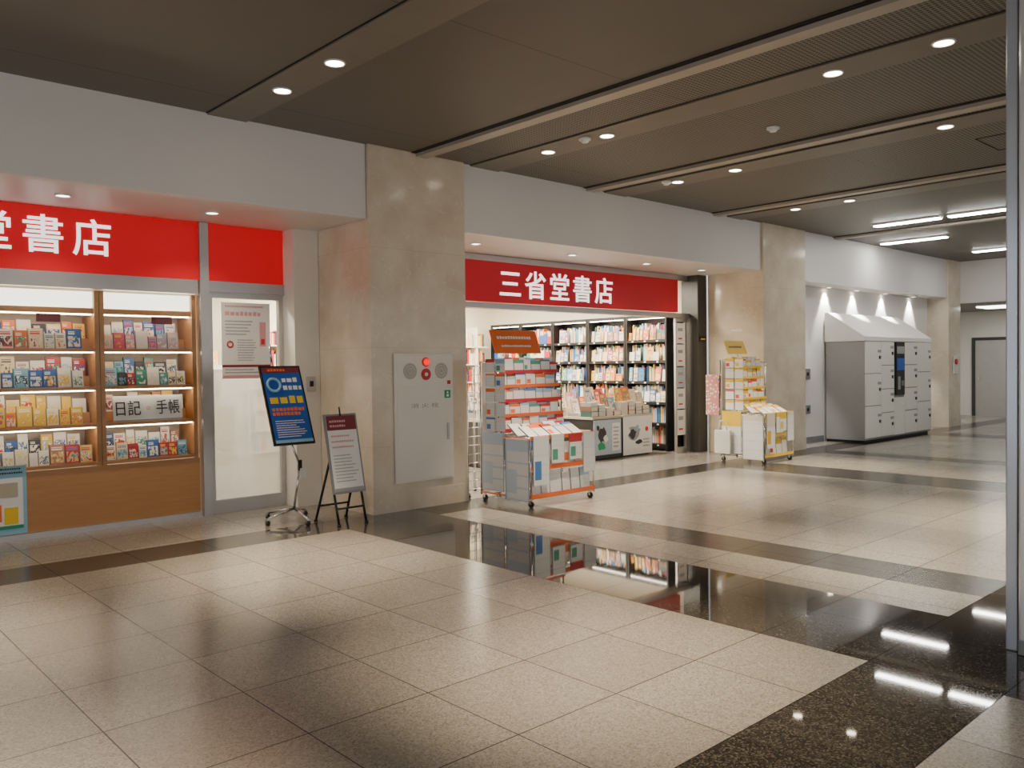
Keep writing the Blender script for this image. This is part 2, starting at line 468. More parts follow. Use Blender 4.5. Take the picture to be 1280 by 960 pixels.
def lines(b, x0, x1, z0, z1, y, n, mt, fill=0.45, seed=1, chop=True):
    rr = random.Random(seed)
    dz = (z1 - z0) / n
    for i in range(n):
        zz = z1 - (i + 0.5) * dz
        e = x1 - (x1 - x0) * rr.random() * 0.35
        x = x0
        while x < e:
            wd = dz * fill * rr.uniform(0.7, 1.1) if chop else e - x0
            b.box(x, min(x + wd, e), y - 0.0012, y, zz - dz * fill / 2, zz + dz * fill / 2 * rr.uniform(0.6, 1), mt)
            x += wd + dz * fill * 0.28

def struct(o):
    o['kind'] = 'structure'
    return o
def sbox(name, x0, x1, y0, y1, z0, z1, mt):
    return struct(MB().box(x0, x1, y0, y1, z0, z1, mt).obj(name))

# ------------------------------------------------------------------ room shell
H = 3.75
sbox('floor', -6, 30, -7, 14, -0.1, 0.0, 'floor')
sbox('ceiling', -6, 24.6, -7, 7.3, H, H + 0.1, 'ceiling')
BH = 7.24
sbox('wall_north', -6, 4.68, BH, BH + 0.12, 3.0, H, 'white_wall')
sbox('wall_north', 5.93, 12.12, BH, BH + 0.12, 2.99, H, 'white_wall')
sbox('wall_north', 13.48, 19.9, BH, BH + 0.12, 2.9, H, 'white_wall')
sbox('trim_1', -6, 4.68, BH + 0.12, 8.62, 3.0, 3.06, 'soffit')
sbox('trim_2', 5.93, 12.12, BH + 0.12, 8.62, 2.99, 3.05, 'soffit')
sbox('trim_3', 13.48, 19.9, BH + 0.12, 7.78, 2.9, 2.96, 'soffit')
sbox('wall_north', 13.48, 19.9, 7.66, 7.78, 0, 2.9, 'white_wall')
sbox('baseboard_north', 13.48, 15.0, 7.645, 7.66, 0, 0.12, 'steelgrey')
def pillar(x0, x1, y0, y1, label):
    e = thing('pillar', ((x0 + x1) / 2, (y0 + y1) / 2, 0), label, 'pillar')
    hx, hy = (x1 - x0) / 2, (y1 - y0) / 2
    MB().box(-hx, hx, -hy, hy, 0.2, H, 'marble').obj('shaft', e)
    MB().box(-hx - 0.006, hx + 0.006, -hy - 0.006, hy + 0.006, 0, 0.2, 'marble').obj('plinth', e, label='slightly projecting stone plinth')
    return e
pillar(4.69, 5.93, 7.2, 8.25, 'square beige marble pillar with a fire hydrant cabinet')
pillar(12.13, 13.48, 7.2, 8.25, 'square beige marble pillar beside the yellow calendar rack')
pillar(19.9, 20.6, 7.2, 8.25, 'square beige marble pillar beyond the coin lockers')
sbox('wall_north', -2, 12.3, 13.6, 13.7, 0, 3.0, 'shopwall')
sbox('wall_east', 12.0, 12.12, 8.62, 13.6, 0, 3.0, 'shopwall')
sbox('wall_west', -2.1, -2, 8.62, 13.6, 0, 3.0, 'shopwall')
sbox('trim_4', -2, 12.1, 8.62, 13.6, 2.96, 3.02, 'shopwall')
sbox('wall_north', 4.70, 6.0, 8.26, 8.6, 0, 2.99, 'shopwall')
sbox('wall_north', -6, 0.9, 8.5, 8.62, 0, 3.0, 'white_wall')
sbox('wall_north', 4.39, 4.685, 8.22, 8.62, 0, 2.999, 'cream_wall')
sbox('trim_5', 11.86, 12.12, 8.27, 8.60, 0, 2.985, 'darkframe')
sbox('trim_6', 6.0, 12.0, 8.47, 8.60, 2.89, 2.985, 'alu')
sbox('trim_7', 6.0, 11.86, 8.44, 8.58, 2.27, 2.345, 'alu')
sbox('wall_east', 20.6, 20.8, -7, 7.9, 2.8, H, 'white_wall')
sbox('wall_east', 24.5, 24.6, -7, 9.6, 0, 2.8, 'cream_wall')
sbox('wall_north', 20.6, 24.5, 9.5, 9.6, 0, 2.8, 'white_wall')
sbox('trim_8', 20.8, 24.5, -7, 9.5, 2.8, 2.86, 'trimstrip')
n = 10
for x0, x1 in ((3.06, 3.42), (6.06, 6.48), (8.32, 8.74), (11.17, 11.57), (0.1, 0.46)):
    sbox('trim_%d' % n, x0, x1, -7, BH, H - 0.015, H, 'trimstrip'); n += 1
    sbox('trim_%d' % n, x0 - 0.012, x0, -7, BH, H - 0.004, H, 'gap'); n += 1
    sbox('trim_%d' % n, x1, x1 + 0.012, -7, BH, H - 0.004, H, 'gap'); n += 1
for x0 in (5.28, 7.98, 10.80, 14.6):
    sbox('trim_%d' % n, x0, x0 + 0.14, -7, BH, H - 0.04, H, 'slot'); n += 1
    sbox('trim_%d' % n, x0 - 0.06, x0, -7, BH, H - 0.006, H, 'gap'); n += 1
    sbox('trim_%d' % n, x0 + 0.14, x0 + 0.17, -7, BH, H - 0.006, H, 'gap'); n += 1
b = MB()
for a in ((9.3, 10.0, 2.4, 2.415), (9.3, 10.0, 3.1, 3.115), (9.3, 9.315, 2.4, 3.1), (9.985, 10.0, 2.4, 3.1)):
    b.box(a[0], a[1], a[2], a[3], H - 0.004, H, 'gap')
struct(b.obj('trim_%d' % n))

# ------------------------------------------------------------------ downlights
def downlight(x, y, z, energy, r=0.066, spot=46, group='recessed ceiling downlights', col=(1.0, 0.81, 0.57), label='round recessed downlight with white trim ring, lit', lens='lens', blend=0.9, tilt=0):
    e = thing('downlight', (x, y, z), label, 'ceiling light', group=group)
    MB().torus((0, 0, -0.006), (0, 0, 1), r + 0.006, 0.008, 'white').obj('trim_ring', e)
    MB().cyl((0, 0, -0.006), (0, 0, -0.001), r, lens, 24).obj('lens', e)
    if energy:
        l = bpy.data.lights.new('downlight_lamp', 'SPOT')
        l.energy = energy; l.color = col; l.spot_size = R(spot); l.spot_blend = blend; l.shadow_soft_size = 0.05
        lo = bpy.data.objects.new('lamp', l); COL.objects.link(lo)
        lo.parent = e; lo.location = (0, 0, -0.03); lo.rotation_euler = (R(tilt), 0, 0)
    return e
YS = (6.22, 5.41, 3.11, 2.30)
for xr in (0.28, 3.25, 6.27, 8.52, 11.37):
    for yy in YS:
        downlight(xr, yy, H - 0.015, 680 if xr > 1 else 520)  # leftmost row is out of view, added to brighten the near-left floor
for x, y in ((2.05, 7.85), (3.35, 7.85)):
    downlight(x, y, 3.0, 60, 0.055, 120, 'soffit downlights', lens='shoplamp', label='small soffit downlight above the shop front')
for x in (6.6, 8.3, 9.9, 11.3):
    downlight(x, 7.8, 2.99, 30, 0.055, 120, 'soffit downlights', lens='shoplamp', label='small soffit downlight above the shop entrance')
for x in (13.9, 15.07, 16.2, 17.5, 18.9):
    downlight(x, 7.57, 2.9, 190, 0.05, 66, 'wall washing downlights', col=(1, 0.94, 0.84), label='small wall-washing downlight above the coin lockers', blend=0.3, tilt=12)

def detector(x, y, label='round white smoke detector on the ceiling', z=H):
    o = MB().cyl((0, 0, -0.02), (0, 0, 0), 0.06, 'white', 20).cyl((0, 0, -0.045), (0, 0, -0.02), 0.03, 'white', 20, 0.048).obj('smoke_detector', None, (x, y, z))
    tag(o, label, 'detector')
detector(6.2 - 0.02, 5.62, z=H - 0.015)
detector(7.32, 4.23)
detector(8.40, 6.3, z=H - 0.015)

def linear(x, y0, y1, label, en=45):
    e = thing('fluorescent_lamp', (x, (y0 + y1) / 2, H), label, 'ceiling light', group='linear ceiling lamps')
    L = (y1 - y0) / 2
    MB().box(-0.09, 0.09, -L, L, -0.03, 0, 'white', 0.006).obj('housing', e)
    MB().box(-0.07, 0.07, -L + 0.02, L - 0.02, -0.045, -0.03, 'tube', 0.004).obj('diffuser', e)
linear(13.8, 5.1, 6.15, 'long white linear fluorescent ceiling lamp, lit')
linear(13.8, 3.9, 5.0, 'long white linear fluorescent ceiling lamp, lit')
linear(16.0, 5.8, 7.0, 'long white linear fluorescent ceiling lamp, lit')
linear(18.7, 5.2, 6.3, 'long white linear fluorescent ceiling lamp, lit')

# ------------------------------------------------------------------ shop signs
e = thing('shop_sign', (2.2, 8.49, 2.7), 'red backlit fascia sign with white lettering over the display window', 'shop sign')
MB().box(-3.2, 1.25, -0.05, 0.05, -0.29, 0.295, 'red_sign').obj('sign_panel', e)
MB().box(1.34, 2.18, -0.05, 0.05, -0.29, 0.295, 'red_sign').obj('sign_panel', e)
text('三省堂書店', 'lettering', e, (-0.58, -0.053, 0.045), 'white_lit', h=0.345, w=1.98, bold=0.010, ext=0.004, spacing=1.32)
e = thing('shop_sign', (8.7, 8.44, 2.62), 'long red fascia sign with white lettering over the shop entrance', 'shop sign')
MB().box(-2.7, 2.76, -0.06, 0.02, -0.27, 0.27, 'red_sign2', 0.004).obj('sign_panel', e)
text('三省堂書店', 'lettering', e, (-0.05, -0.064, -0.01), 'white_lit', h=0.39, w=2.30, bold=0.010, ext=0.004, spacing=1.25)

# ------------------------------------------------------------------ shop front 1
sbox('trim_60', 0.9, 3.44, 8.44, 8.54, 2.27, 2.41, 'alu')
sbox('trim_61', 3.54, 4.39, 8.44, 8.54, 2.30, 2.41, 'alu')
sbox('trim_62', 3.445, 3.535, 8.40, 8.56, 0, 2.995, 'alu')
sbox('trim_63', 0.9, 3.44, 8.44, 8.487, 0.0, 0.05, 'alu')
sbox('trim_64', 0.92, 3.44, 8.488, 8.4985, 0.0, 0.60, 'wood')
sbox('window_1', 0.9, 3.44, 8.462, 8.466, 0.64, 2.27, 'glass')
ZS = (0.635, 1.0, 1.35, 1.71)
def display(x0, x1):
    W = x1 - x0
    e = thing('display_shelf', (x0, 8.5, 0), 'orange-brown wooden window display shelf with a lit white header', 'shelf', group='window display shelves')
    MB().box(0, W, 0.0, 0.03, 0.0, 0.60, 'wood').obj('base_panel', e)
    MB().box(0.0, 0.04, 0, 0.4, 0.6, 2.26, 'wood').obj('post', e)
    MB().box(W - 0.04, W, 0, 0.4, 0.6, 2.26, 'wood').obj('post', e)
    for i, z in enumerate(ZS):
        MB().box(0.04, W - 0.04, 0, 0.4, z - 0.03, z, 'wood').obj('shelf', e)
    for z in ZS[1:]:
        MB().box(0.05, W - 0.05, 0.012, 0.035, z - 0.042, z - 0.031, 'led').obj('light_strip', e)  # glowing strips added under the shelves to light the window books
    MB().box(0.04, W - 0.04, 0.385, 0.4, 0.6, 2.26, 'beige').obj('back_panel', e)
    MB().box(0.04, W - 0.04, 0.05, 0.12, 2.10, 2.25, 'lightbox').obj('header_light', e)
    MB().box(0.04, W - 0.04, 0.04, 0.36, 2.04, 2.09, 'wood').obj('shelf', e)
    MB().box(0.05, W - 0.05, 0.05, 0.08, 2.028, 2.039, 'led').obj('light_strip', e)  # one more added strip, lighting the top row of books
display(0.92, 2.505)
display(2.510, 3.43)

# ------------------------------------------------------------------ books
b = MB()
b.box(-0.47, 0.49, -0.42, 0.42, 0.01, 0.99, 'pages')
b.box(-0.5, 0.5, -0.5, -0.42, 0, 1, 'bookcover')
b.box(-0.5, 0.5, 0.42, 0.5, 0, 1, 'bookcover')
b.box(-0.5, -0.47, -0.42, 0.42, 0, 1, 'bookcover')
book_me = b.mesh('book')
book_var = {}
for nm in ('bookcover', 'bookyellow', 'bookpink', 'bookpale'):
    me = book_me.copy()
    me.materials[1] = M[nm]
    book_var[nm] = me
def book(loc, dims, rot=(0, 0, 0), var='bookcover', label='paperback book with printed cover', group='books'):
    o = bpy.data.objects.new('book', book_var[var])
    COL.objects.link(o)
    o.location = loc; o.scale = dims; o.rotation_euler = rot
    tag(o, label, 'book', group)
    return o
rb = random.Random(3)
rowvar = {0: 'bookpale', 1: 'bookyellow', 2: 'bookcover', 3: 'bookcover'}
rowlab = {0: 'pale paperback standing face-out in the window display', 1: 'bright yellow-orange cover book standing face-out in the window display',
          2: 'book with printed cover standing face-out in the window display', 3: 'small picture-cover book standing face-out in the window display'}
rowvar2 = {0: 'bookcover', 1: 'bookcover', 2: 'bookcover', 3: 'bookpink'}
for (xa, xb, bay) in ((1.60, 2.46, 0), (2.56, 3.38, 1)):
    for si, z in enumerate(ZS):
        x = xa
        while x < xb - 0.075:
            wdt = rb.uniform(0.075, 0.13)
            if x + wdt > xb: break
            hh = wdt * 1.2 + 0.03
            v = rowvar[si] if bay == 0 else rowvar2[si]
            if not (bay == 1 and si == 1 and x < 3.28):
                book((x + wdt / 2, 8.57, z + 0.002), (wdt, 0.025, hh), (R(-7), 0, R(rb.uniform(-5, 5))), v, rowlab[si], 'window display books')
            x += wdt + 0.003
        x = xa + 0.03
        while x < xb - 0.08:
            wdt = rb.uniform(0.08, 0.13)
            if x + wdt > xb: break
            book((x + wdt / 2, 8.72, z + 0.102), (wdt, 0.025, rb.uniform(0.13, 0.19)), (R(-7), 0, 0), rb.choice(('bookcover', 'bookcover', rowvar[si])), 'book standing on the raised back row of the window display', 'window display books, back row')
            x += wdt + 0.003
        tag(MB().box(0, xb - xa, 0, 0.16, 0, 0.10, 'wood').obj('book_riser', None, (xa, 8.68, z + 0.001)), 'low wooden riser block on the window display shelf', 'riser', 'book risers')
e = thing('display_card', (2.95, 8.512, 1.003), 'white shelf card with black lettering standing among books', 'sign', rot=(R(-8), 0, 0))
MB().box(-0.33, 0.33, -0.008, 0.008, 0, 0.25, 'white').box(-0.33, 0.33, -0.010, -0.008, 0, 0.015, 'greyink').obj('card', e)
text('日記', 'lettering', e, (-0.19, -0.012, 0.13), 'ink', h=0.145, w=0.23, bold=0.004)
text('手帳', 'lettering', e, (0.19, -0.012, 0.13), 'ink', h=0.145, w=0.23, bold=0.004)
MB().torus((0.0, -0.012, 0.125), (0, 1, 0), 0.014, 0.003, 'pinkink').obj('emblem', e)
for x, w_ in ((2.08, 0.2), (3.1, 0.2)):
    tag(MB().box(-w_ / 2, w_ / 2, -0.005, 0.005, 0, 0.075, 'maroon').obj('shelf_label', None, (x, 8.53, 1.955)), 'small dark red category label over the top shelf', 'label', 'shelf labels')

e = thing('poster', (1.66, 8.487, 0.055), 'sky blue poster with white and orange blocks on the display base', 'poster')
b = MB().box(-0.2, 0.2, -0.004, 0.0, 0, 0.61, 'skyblue').box(-0.16, 0.17, -0.006, -0.004, 0.05, 0.50, 'paper').box(-0.12, 0.13, -0.008, -0.006, 0.33, 0.46, 'beige').box(-0.12, 0.0, -0.008, -0.006, 0.12, 0.27, 'orange').box(0.02, 0.13, -0.008, -0.006, 0.09, 0.24, 'yellow').box(-0.16, 0.17, -0.008, -0.006, 0.05, 0.08, 'green')
b.obj('sheet', e)
b = MB(); lines(b, -0.15, 0.17, 0.53, 0.60, -0.005, 2, 'ink'); b.obj('lettering', e)

# ------------------------------------------------------------------ glass door
e = bpy.data.objects.new('door_1', None); COL.objects.link(e); e.location = (3.96, 8.49, 0); struct(e)
MB().box(-0.42, -0.37, -0.03, 0.03, 0, 2.30, 'alu').box(0.37, 0.42, -0.03, 0.03, 0, 2.30, 'alu').box(-0.37, 0.37, -0.03, 0.03, 0, 0.14, 'alu').box(-0.37, 0.37, -0.03, 0.03, 2.24, 2.30, 'alu').obj('frame', e)
MB().box(-0.37, 0.37, -0.006, 0.006, 0.14, 1.50, 'frost').obj('frosted_pane', e)
MB().box(-0.37, 0.37, -0.004, 0.004, 1.50, 2.24, 'glass').obj('clear_pane', e)
MB().cyl((0.31, -0.07, 0.85), (0.31, -0.07, 1.45), 0.014, 'chrome').cyl((0.31, -0.07, 0.9), (0.31, -0.0, 0.9), 0.009, 'chrome').cyl((0.31, -0.07, 1.4), (0.31, 0, 1.4), 0.009, 'chrome').obj('handle', e)
e = thing('cabinet', (3.96, 9.9, 0), 'white cabinet with two doors standing behind the glass door', 'cabinet')
MB().box(-0.42, 0.62, 0.0, 0.35, 0, 1.55, 'white', 0.004).obj('body', e)
MB().box(-0.40, 0.08, -0.015, 0, 0.05, 1.5, 'cream_wall', 0.003).obj('door', e)
MB().box(0.10, 0.60, -0.015, 0, 0.05, 1.5, 'cream_wall', 0.003).obj('door', e)
for i in range(5):
    book((3.72 + i * 0.18, 10.05, 1.552), (0.12, 0.05, rb.uniform(0.14, 0.2)), (0, 0, 0), rb.choice(('bookcover', 'bookpale')), 'book standing on top of the white cabinet', 'books on the cabinet')
e = thing('poster', (3.95, 8.455, 1.40), 'white notice poster with red and black printing on glass door', 'poster')
b = MB().box(-0.27, 0.27, -0.004, 0.0, 0, 0.80, 'paper').box(-0.27, 0.27, -0.0055, -0.004, 0.0, 0.035, 'pinkink').box(-0.27, 0.27, -0.0055, -0.004, 0.12, 0.145, 'maroon').box(0.15, 0.22, -0.0055, -0.004, 0.34, 0.60, 'pinkink').box(0.165, 0.205, -0.0065, -0.0055, 0.36, 0.42, 'redink')
b.obj('sheet', e)
b = MB(); lines(b, -0.23, 0.23, 0.74, 0.78, -0.005, 1, 'pinkink', 0.5, 3); lines(b, -0.23, 0.20, 0.64, 0.73, -0.005, 1, 'pinkink', 0.5, 13); lines(b, -0.23, 0.10, 0.45, 0.62, -0.005, 5, 'greyink', 0.4, 4); lines(b, -0.10, 0.12, 0.18, 0.42, -0.005, 9, 'greyink', 0.4, 5)
lines(b, -0.24, 0.24, 0.05, 0.11, -0.005, 2, 'greyink', 0.4, 15)
b.torus((-0.18, -0.005, 0.36), (0, 1, 0), 0.03, 0.008, 'redink')
b.obj('lettering', e)
e = thing('wall_switch', (4.57, 8.22, 1.25), 'small grey wall switch plate beside the glass door', 'switch')
MB().box(-0.05, 0.05, -0.02, 0, 0, 0.16, 'alu', 0.004).obj('plate', e)
MB().box(-0.02, 0.02, -0.028, -0.02, 0.05, 0.11, 'black').obj('button', e)

# ------------------------------------------------------------------ hydrant cabinet
e = thing('fire_hydrant_cabinet', (5.335, 7.193, 0.29), 'off-white fire hydrant cabinet with red lamp on the marble pillar', 'fire hydrant cabinet')
MB().box(-0.385, 0.385, -0.016, 0.0, 0, 1.35, 'hydrant', 0.003).obj('body', e)
MB().box(-0.355, 0.355, -0.021, -0.016, 0.02, 0.965, 'hydrant', 0.002).obj('door', e)
MB().box(-0.355, 0.355, -0.021, -0.016, 1.0, 1.33, 'hydrant', 0.002).obj('upper_panel', e)
for sx in (-0.19, 0.22):
    b = MB().cyl((sx, -0.024, 1.165), (sx, -0.020, 1.165), 0.085, 'hydrantshade', 24)
    for rr_ in (0.03, 0.06): b.torus((sx, -0.024, 1.165), (0, 1, 0), rr_, 0.002, 'hydrant', 20, 6)
    b.obj('speaker_grille', e)
MB().cyl((0.015, -0.030, 1.26), (0.015, -0.020, 1.26), 0.05, 'redplastic', 20).sphere((0.015, -0.036, 1.26), 0.036, 'redlamp').obj('alarm_lamp', e)
MB().cyl((0.015, -0.028, 1.13), (0.015, -0.020, 1.13), 0.062, 'redplastic', 24).cyl((0.015, -0.034, 1.13), (0.015, -0.028, 1.13), 0.020, 'white', 16).obj('call_button', e)
MB().box(0.26, 0.34, -0.025, -0.021, 0.87, 0.955, 'green').cyl((0.30, -0.027, 0.93), (0.30, -0.025, 0.93), 0.012, 'white', 12).box(0.285, 0.315, -0.027, -0.025, 0.885, 0.91, 'white').obj('exit_mark', e)
MB().box(0.29, 0.315, -0.036, -0.021, 0.42, 0.60, 'alu', 0.004).obj('handle', e)
text('消 火 栓', 'lettering', e, (0.0, -0.022, 0.80), 'greyink', h=0.05, w=0.36, ext=0.001)
MB().box(0.30, 0.345, -0.022, -0.019, 1.02, 1.06, 'redink').obj('label_plate', e)

# ------------------------------------------------------------------ sign stands
def caster(b, x, y, r=0.028):
    b.cyl((x - 0.012, y, r), (x + 0.012, y, r), r, 'rubber', 14)
    b.box(x - 0.016, x + 0.016, y - 0.012, y + 0.012, r, r * 2 + 0.012, 'chrome')
e = thing('sign_stand', (3.88, 7.45, 0), 'blue poster board tilted back on a wheeled chrome pole stand', 'sign stand')
lean = math.atan2(0.30, 0.75)
L = 0.81
bd = MB().box(-0.215, 0.215, -0.012, 0.012, 0, L, 'black', 0.004).box(-0.195, 0.195, -0.0145, -0.012, 0.02, L - 0.02, 'signblue').obj('board', e, (0, -0.15, 0.77), (-lean, 0, 0))
MB().box(-0.195, 0.195, -0.0165, -0.0145, L - 0.075, L - 0.02, 'maroon').obj('printed_header', bd)
MB().box(-0.195, 0.195, -0.0165, -0.0145, 0.02, 0.05, 'skyblue').obj('printed_footer', bd)
MB().torus((-0.10, -0.016, 0.61), (0, 1, 0), 0.065, 0.013, 'skyblue').obj('printed_emblem', bd)
b = MB(); lines(b, -0.01, 0.19, 0.54, 0.70, -0.016, 2, 'paper', 0.6, 9); lines(b, -0.17, 0.22, 0.41, 0.50, -0.016, 1, 'yellow', 0.85, 8); lines(b, -0.17, 0.19, 0.29, 0.38, -0.016, 2, 'orange', 0.75, 18)
lines(b, -0.16, 0.16, 0.07, 0.25, -0.016, 8, 'paper', 0.4, 8); lines(b, -0.14, 0.14, L - 0.07, L - 0.025, -0.0175, 1, 'orange', 0.6, 2)
b.obj('lettering', bd)
MB().path([(0.10, 0.08, 0.12), (0.14, 0.02, 0.55), (0.02, -0.03, 0.78), (-0.02, 0.26, 1.56), (-0.02, 0.30, 1.74)], 0.012, 'chrome').cyl((0.14, 0.02, 0.50), (0.14, 0.02, 0.60), 0.02, 'black').obj('pole', e)
b = MB()
b.path([(-0.22, 0.0, 0.065), (0.10, 0.08, 0.12), (0.32, 0.26, 0.065)], 0.013, 'chrome')
b.path([(0.05, -0.28, 0.065), (0.10, 0.08, 0.12), (-0.05, 0.34, 0.065)], 0.013, 'chrome')
b.obj('base', e)
for cx, cy in ((-0.22, 0.0), (0.32, 0.26), (0.05, -0.28), (-0.05, 0.34)):
    b = MB(); caster(b, cx, cy); b.obj('caster', e)
MB().box(0.13, 0.20, 0.0, 0.01, 0.42, 0.52, 'white').obj('tag', e)
e = thing('sign_stand', (4.27, 7.02, 0), 'low easel sign with dark red header and white notice, black legs', 'sign stand')
lean = math.atan2(0.17, 0.755); L = 0.77
bd = MB().box(-0.18, 0.18, -0.012, 0.012, 0, L, 'steelgrey', 0.005).box(-0.16, 0.16, -0.0145, -0.012, 0.02, L - 0.02, 'paper').obj('board', e, (0, -0.05, 0.30), (-lean, 0, 0))
MB().box(-0.16, 0.16, -0.0165, -0.0145, L - 0.16, L - 0.02, 'maroon').obj('printed_header', bd)
MB().box(-0.16, 0.16, -0.0165, -0.0145, 0.02, 0.05, 'greyink').obj('printed_footer', bd)
b = MB(); lines(b, -0.13, 0.13, L - 0.14, L - 0.05, -0.0165, 2, 'pinkink', 0.5, 2); lines(b, -0.13, 0.13, 0.42, 0.58, -0.015, 3, 'pinkink', 0.35, 5); lines(b, -0.13, 0.13, 0.10, 0.38, -0.015, 9, 'greyink', 0.3, 6)
b.obj('lettering', bd)
for sx in (-1, 1):
    MB().cyl((sx * 0.15, -0.10, 0.012), (sx * 0.15, -0.0, 0.36), 0.012, 'black').cyl((sx * 0.15, -0.10, 0.0), (sx * 0.15, -0.10, 0.02), 0.018, 'rubber').obj('leg', e)
    MB().cyl((sx * 0.15, 0.05, 0.62), (sx * 0.17, 0.30, 0.012), 0.012, 'black').cyl((sx * 0.17, 0.30, 0.0), (sx * 0.17, 0.30, 0.02), 0.018, 'rubber').obj('leg', e)
MB().cyl((-0.15, -0.06, 0.16), (0.15, -0.06, 0.16), 0.010, 'black').obj('crossbar', e)
MB().cyl((-0.165, 0.235, 0.16), (0.165, 0.235, 0.16), 0.010, 'black').obj('crossbar', e)
MB().cyl((0, 0.10, 1.03), (0, 0.12, 1.12), 0.008, 'black').obj('peg', e)

# ------------------------------------------------------------------ calendars & racks
b = MB().box(-0.5, 0.5, -0.5, 0.5, 0, 1, 'calblue')
cal_base = b.mesh('calendar')
cal_var = {}
for nm in ('calblue', 'calyel', 'calbig'):
    me = cal_base.copy(); me.materials[0] = M[nm]; cal_var[nm] = me
def calendar(loc, dims, rot, var, label, group):
    o = bpy.data.objects.new('calendar', cal_var[var])
    COL.objects.link(o); o.location = loc; o.scale = dims; o.rotation_euler = rot
    tag(o, label, 'calendar', group)

def rack(ox, oy, W, D, var, strip, hdr, label, hdr_z, seed, lowframe):
    rr = random.Random(seed)
    e = thing('calendar_rack', (ox, oy, 0), label, 'display rack')
    ty = D * 0.62
    b = MB()
    for x in (0.0, W):
        for y, z in ((0.0, 0.74), (ty, 1.5), (D, 1.55)):
            b.cyl((x, y, 0.07), (x, y, z), 0.011, 'chrome')
        for z in (0.10, 0.40, 0.72):
            b.cyl((x, 0, z), (x, D, z), 0.010, lowframe)
        b.cyl((x, ty, 1.5), (x, D, 1.55), 0.008, 'chrome')
    for z in (0.10, 0.40, 0.72): b.cyl((0, 0, z), (W, 0, z), 0.010, lowframe).cyl((0, D, z), (W, D, z), 0.008, 'chrome')
    b.cyl((0, D, 1.55), (W, D, 1.55), 0.008, 'chrome')
    for i in range(1, 12):
        b.cyl((W * i / 12, D, 0.1), (W * i / 12, D, 1.55), 0.003, 'chrome', 6)
    b.obj('frame', e)
    for z in (0.12, 0.42, 0.735):
        b = MB()
        for i in range(13): b.cyl((W * i / 12, 0.0, z), (W * i / 12, ty if z > 0.7 else D, z), 0.004, 'chrome', 6)
        for i in range(5): b.cyl((0, ty * i / 4, z), (W, ty * i / 4, z), 0.004, 'chrome', 6)
        b.obj('wire_shelf', e)
        MB().box(-0.005, W + 0.005, -0.018, -0.011, z - 0.022, z + 0.022, strip).obj('price_rail', e)
    MB().box(0.01, W - 0.01, D - 0.02, D - 0.015, 0.76, 1.54, 'white').obj('back_sheet', e)
    for x in (0.03, W - 0.03):
        for y in (0.03, D - 0.03):
            b = MB(); caster(b, x, y, 0.034); b.obj('caster', e)
    zt = (0.79, 0.95, 1.11, 1.27, 1.43)
    for i, z in enumerate(zt):
        y = ty - 0.04 + i * 0.03
        MB().box(0, W, y - 0.02, y + 0.03, z, z + 0.008, 'chrome').box(0, W, y - 0.028, y - 0.02, z - 0.014, z + 0.022, strip if i % 2 or var == 'calyel' else 'redink').obj('tier_tray', e)
        for row in (0, 1):
            x = 0.005 + 0.04 * row
            while x < W - 0.09:
                cw = rr.uniform(0.10, 0.17)
                if x + cw > W + 0.03: break
                ch = rr.uniform(0.095, 0.135) if row == 0 else rr.uniform(0.14, 0.16)
                calendar((ox + x + cw / 2, oy + y + 0.002 + 0.022 * row, z + 0.012), (cw, 0.010, ch), (R(-4), R(rr.uniform(-3, 3)) if row else 0, R(rr.uniform(-3, 3))), var, 'small calendar standing on a tier of the rack', 'calendars on the rack tiers')
                x += cw + 0.004
        for q in range(2):
            calendar((ox - 0.016 - 0.004 * q, oy + ty - 0.05 + 0.16 * q, z + 0.0), (0.15, 0.004, 0.145), (0, 0, R(-90)), var, 'small calendar hanging on the side of the rack', 'calendars on the rack side')
    for rowy, tilt in ((0.03, -60), (0.22, -50)):
        x = 0.01
        while x < W - 0.13:
            cw = rr.uniform(0.13, 0.20)
            if x + cw > W + 0.02: break
            calendar((ox + x + cw / 2, oy + rowy, 0.745), (cw, 0.014, rr.uniform(0.17, 0.22)), (R(tilt), 0, R(rr.uniform(-6, 6))), var, 'calendar laid tilted on the rack table', 'calendars on the rack table')
            x += cw + 0.010
    cw = D * 0.47
    for i in range(2):
        calendar((ox - 0.0145, oy + 0.01 + cw / 2 + i * (cw + 0.015), 0.06 + 0.07 * i), (cw, 0.006, 0.66 - 0.02 * i), (0, 0, R(-90)), 'calbig' if var == 'calblue' else var, 'large white calendar sheet hanging on the end of the rack', 'large calendars on the rack end')
    for j, (z, hh) in enumerate(((0.43, 0.27), (0.13, 0.26))):
        x = 0.02
        while x < W - 0.10:
            cw = rr.uniform(0.12, 0.18)
            if x + cw > W: break
            calendar((ox + x + cw / 2, oy + 0.02, z), (cw, 0.025, hh * rr.uniform(0.75, 1)), (R(-5), 0, R(rr.uniform(-4, 4))), var, 'calendar standing on the lower wire shelf of the rack', 'calendars on the lower shelves')
            x += cw + 0.008
    calendar((ox + W + 0.0145, oy + D * 0.25, 0.36), (0.3, 0.006, 0.40), (0, 0, R(-90)), var, 'calendar hanging on the end of the rack', 'large calendars on the rack end')
    for xx, hh, ww in ((0.13, 0.52, 0.24), (0.38, 0.30, 0.20), (W - 0.10, 0.44, 0.2), (W - 0.32, 0.28, 0.2)):
        calendar((ox + xx, oy - 0.024, 0.75 - hh), (ww, 0.008, hh), (0, 0, 0), var, 'calendar hanging on the front of the rack', 'large calendars on the rack front')
    hs = MB().box(hdr[0], hdr[1], -0.006, 0.006, 0, hdr[2], hdr[3], 0.003).cyl(((hdr[0] + hdr[1]) / 2, 0.012, -0.12), ((hdr[0] + hdr[1]) / 2, 0.012, hdr[2] * 0.5), 0.006, 'chrome').obj('header_sign', e, (0, D - 0.06, hdr_z), (R(-22), 0, 0))
    return e, hs
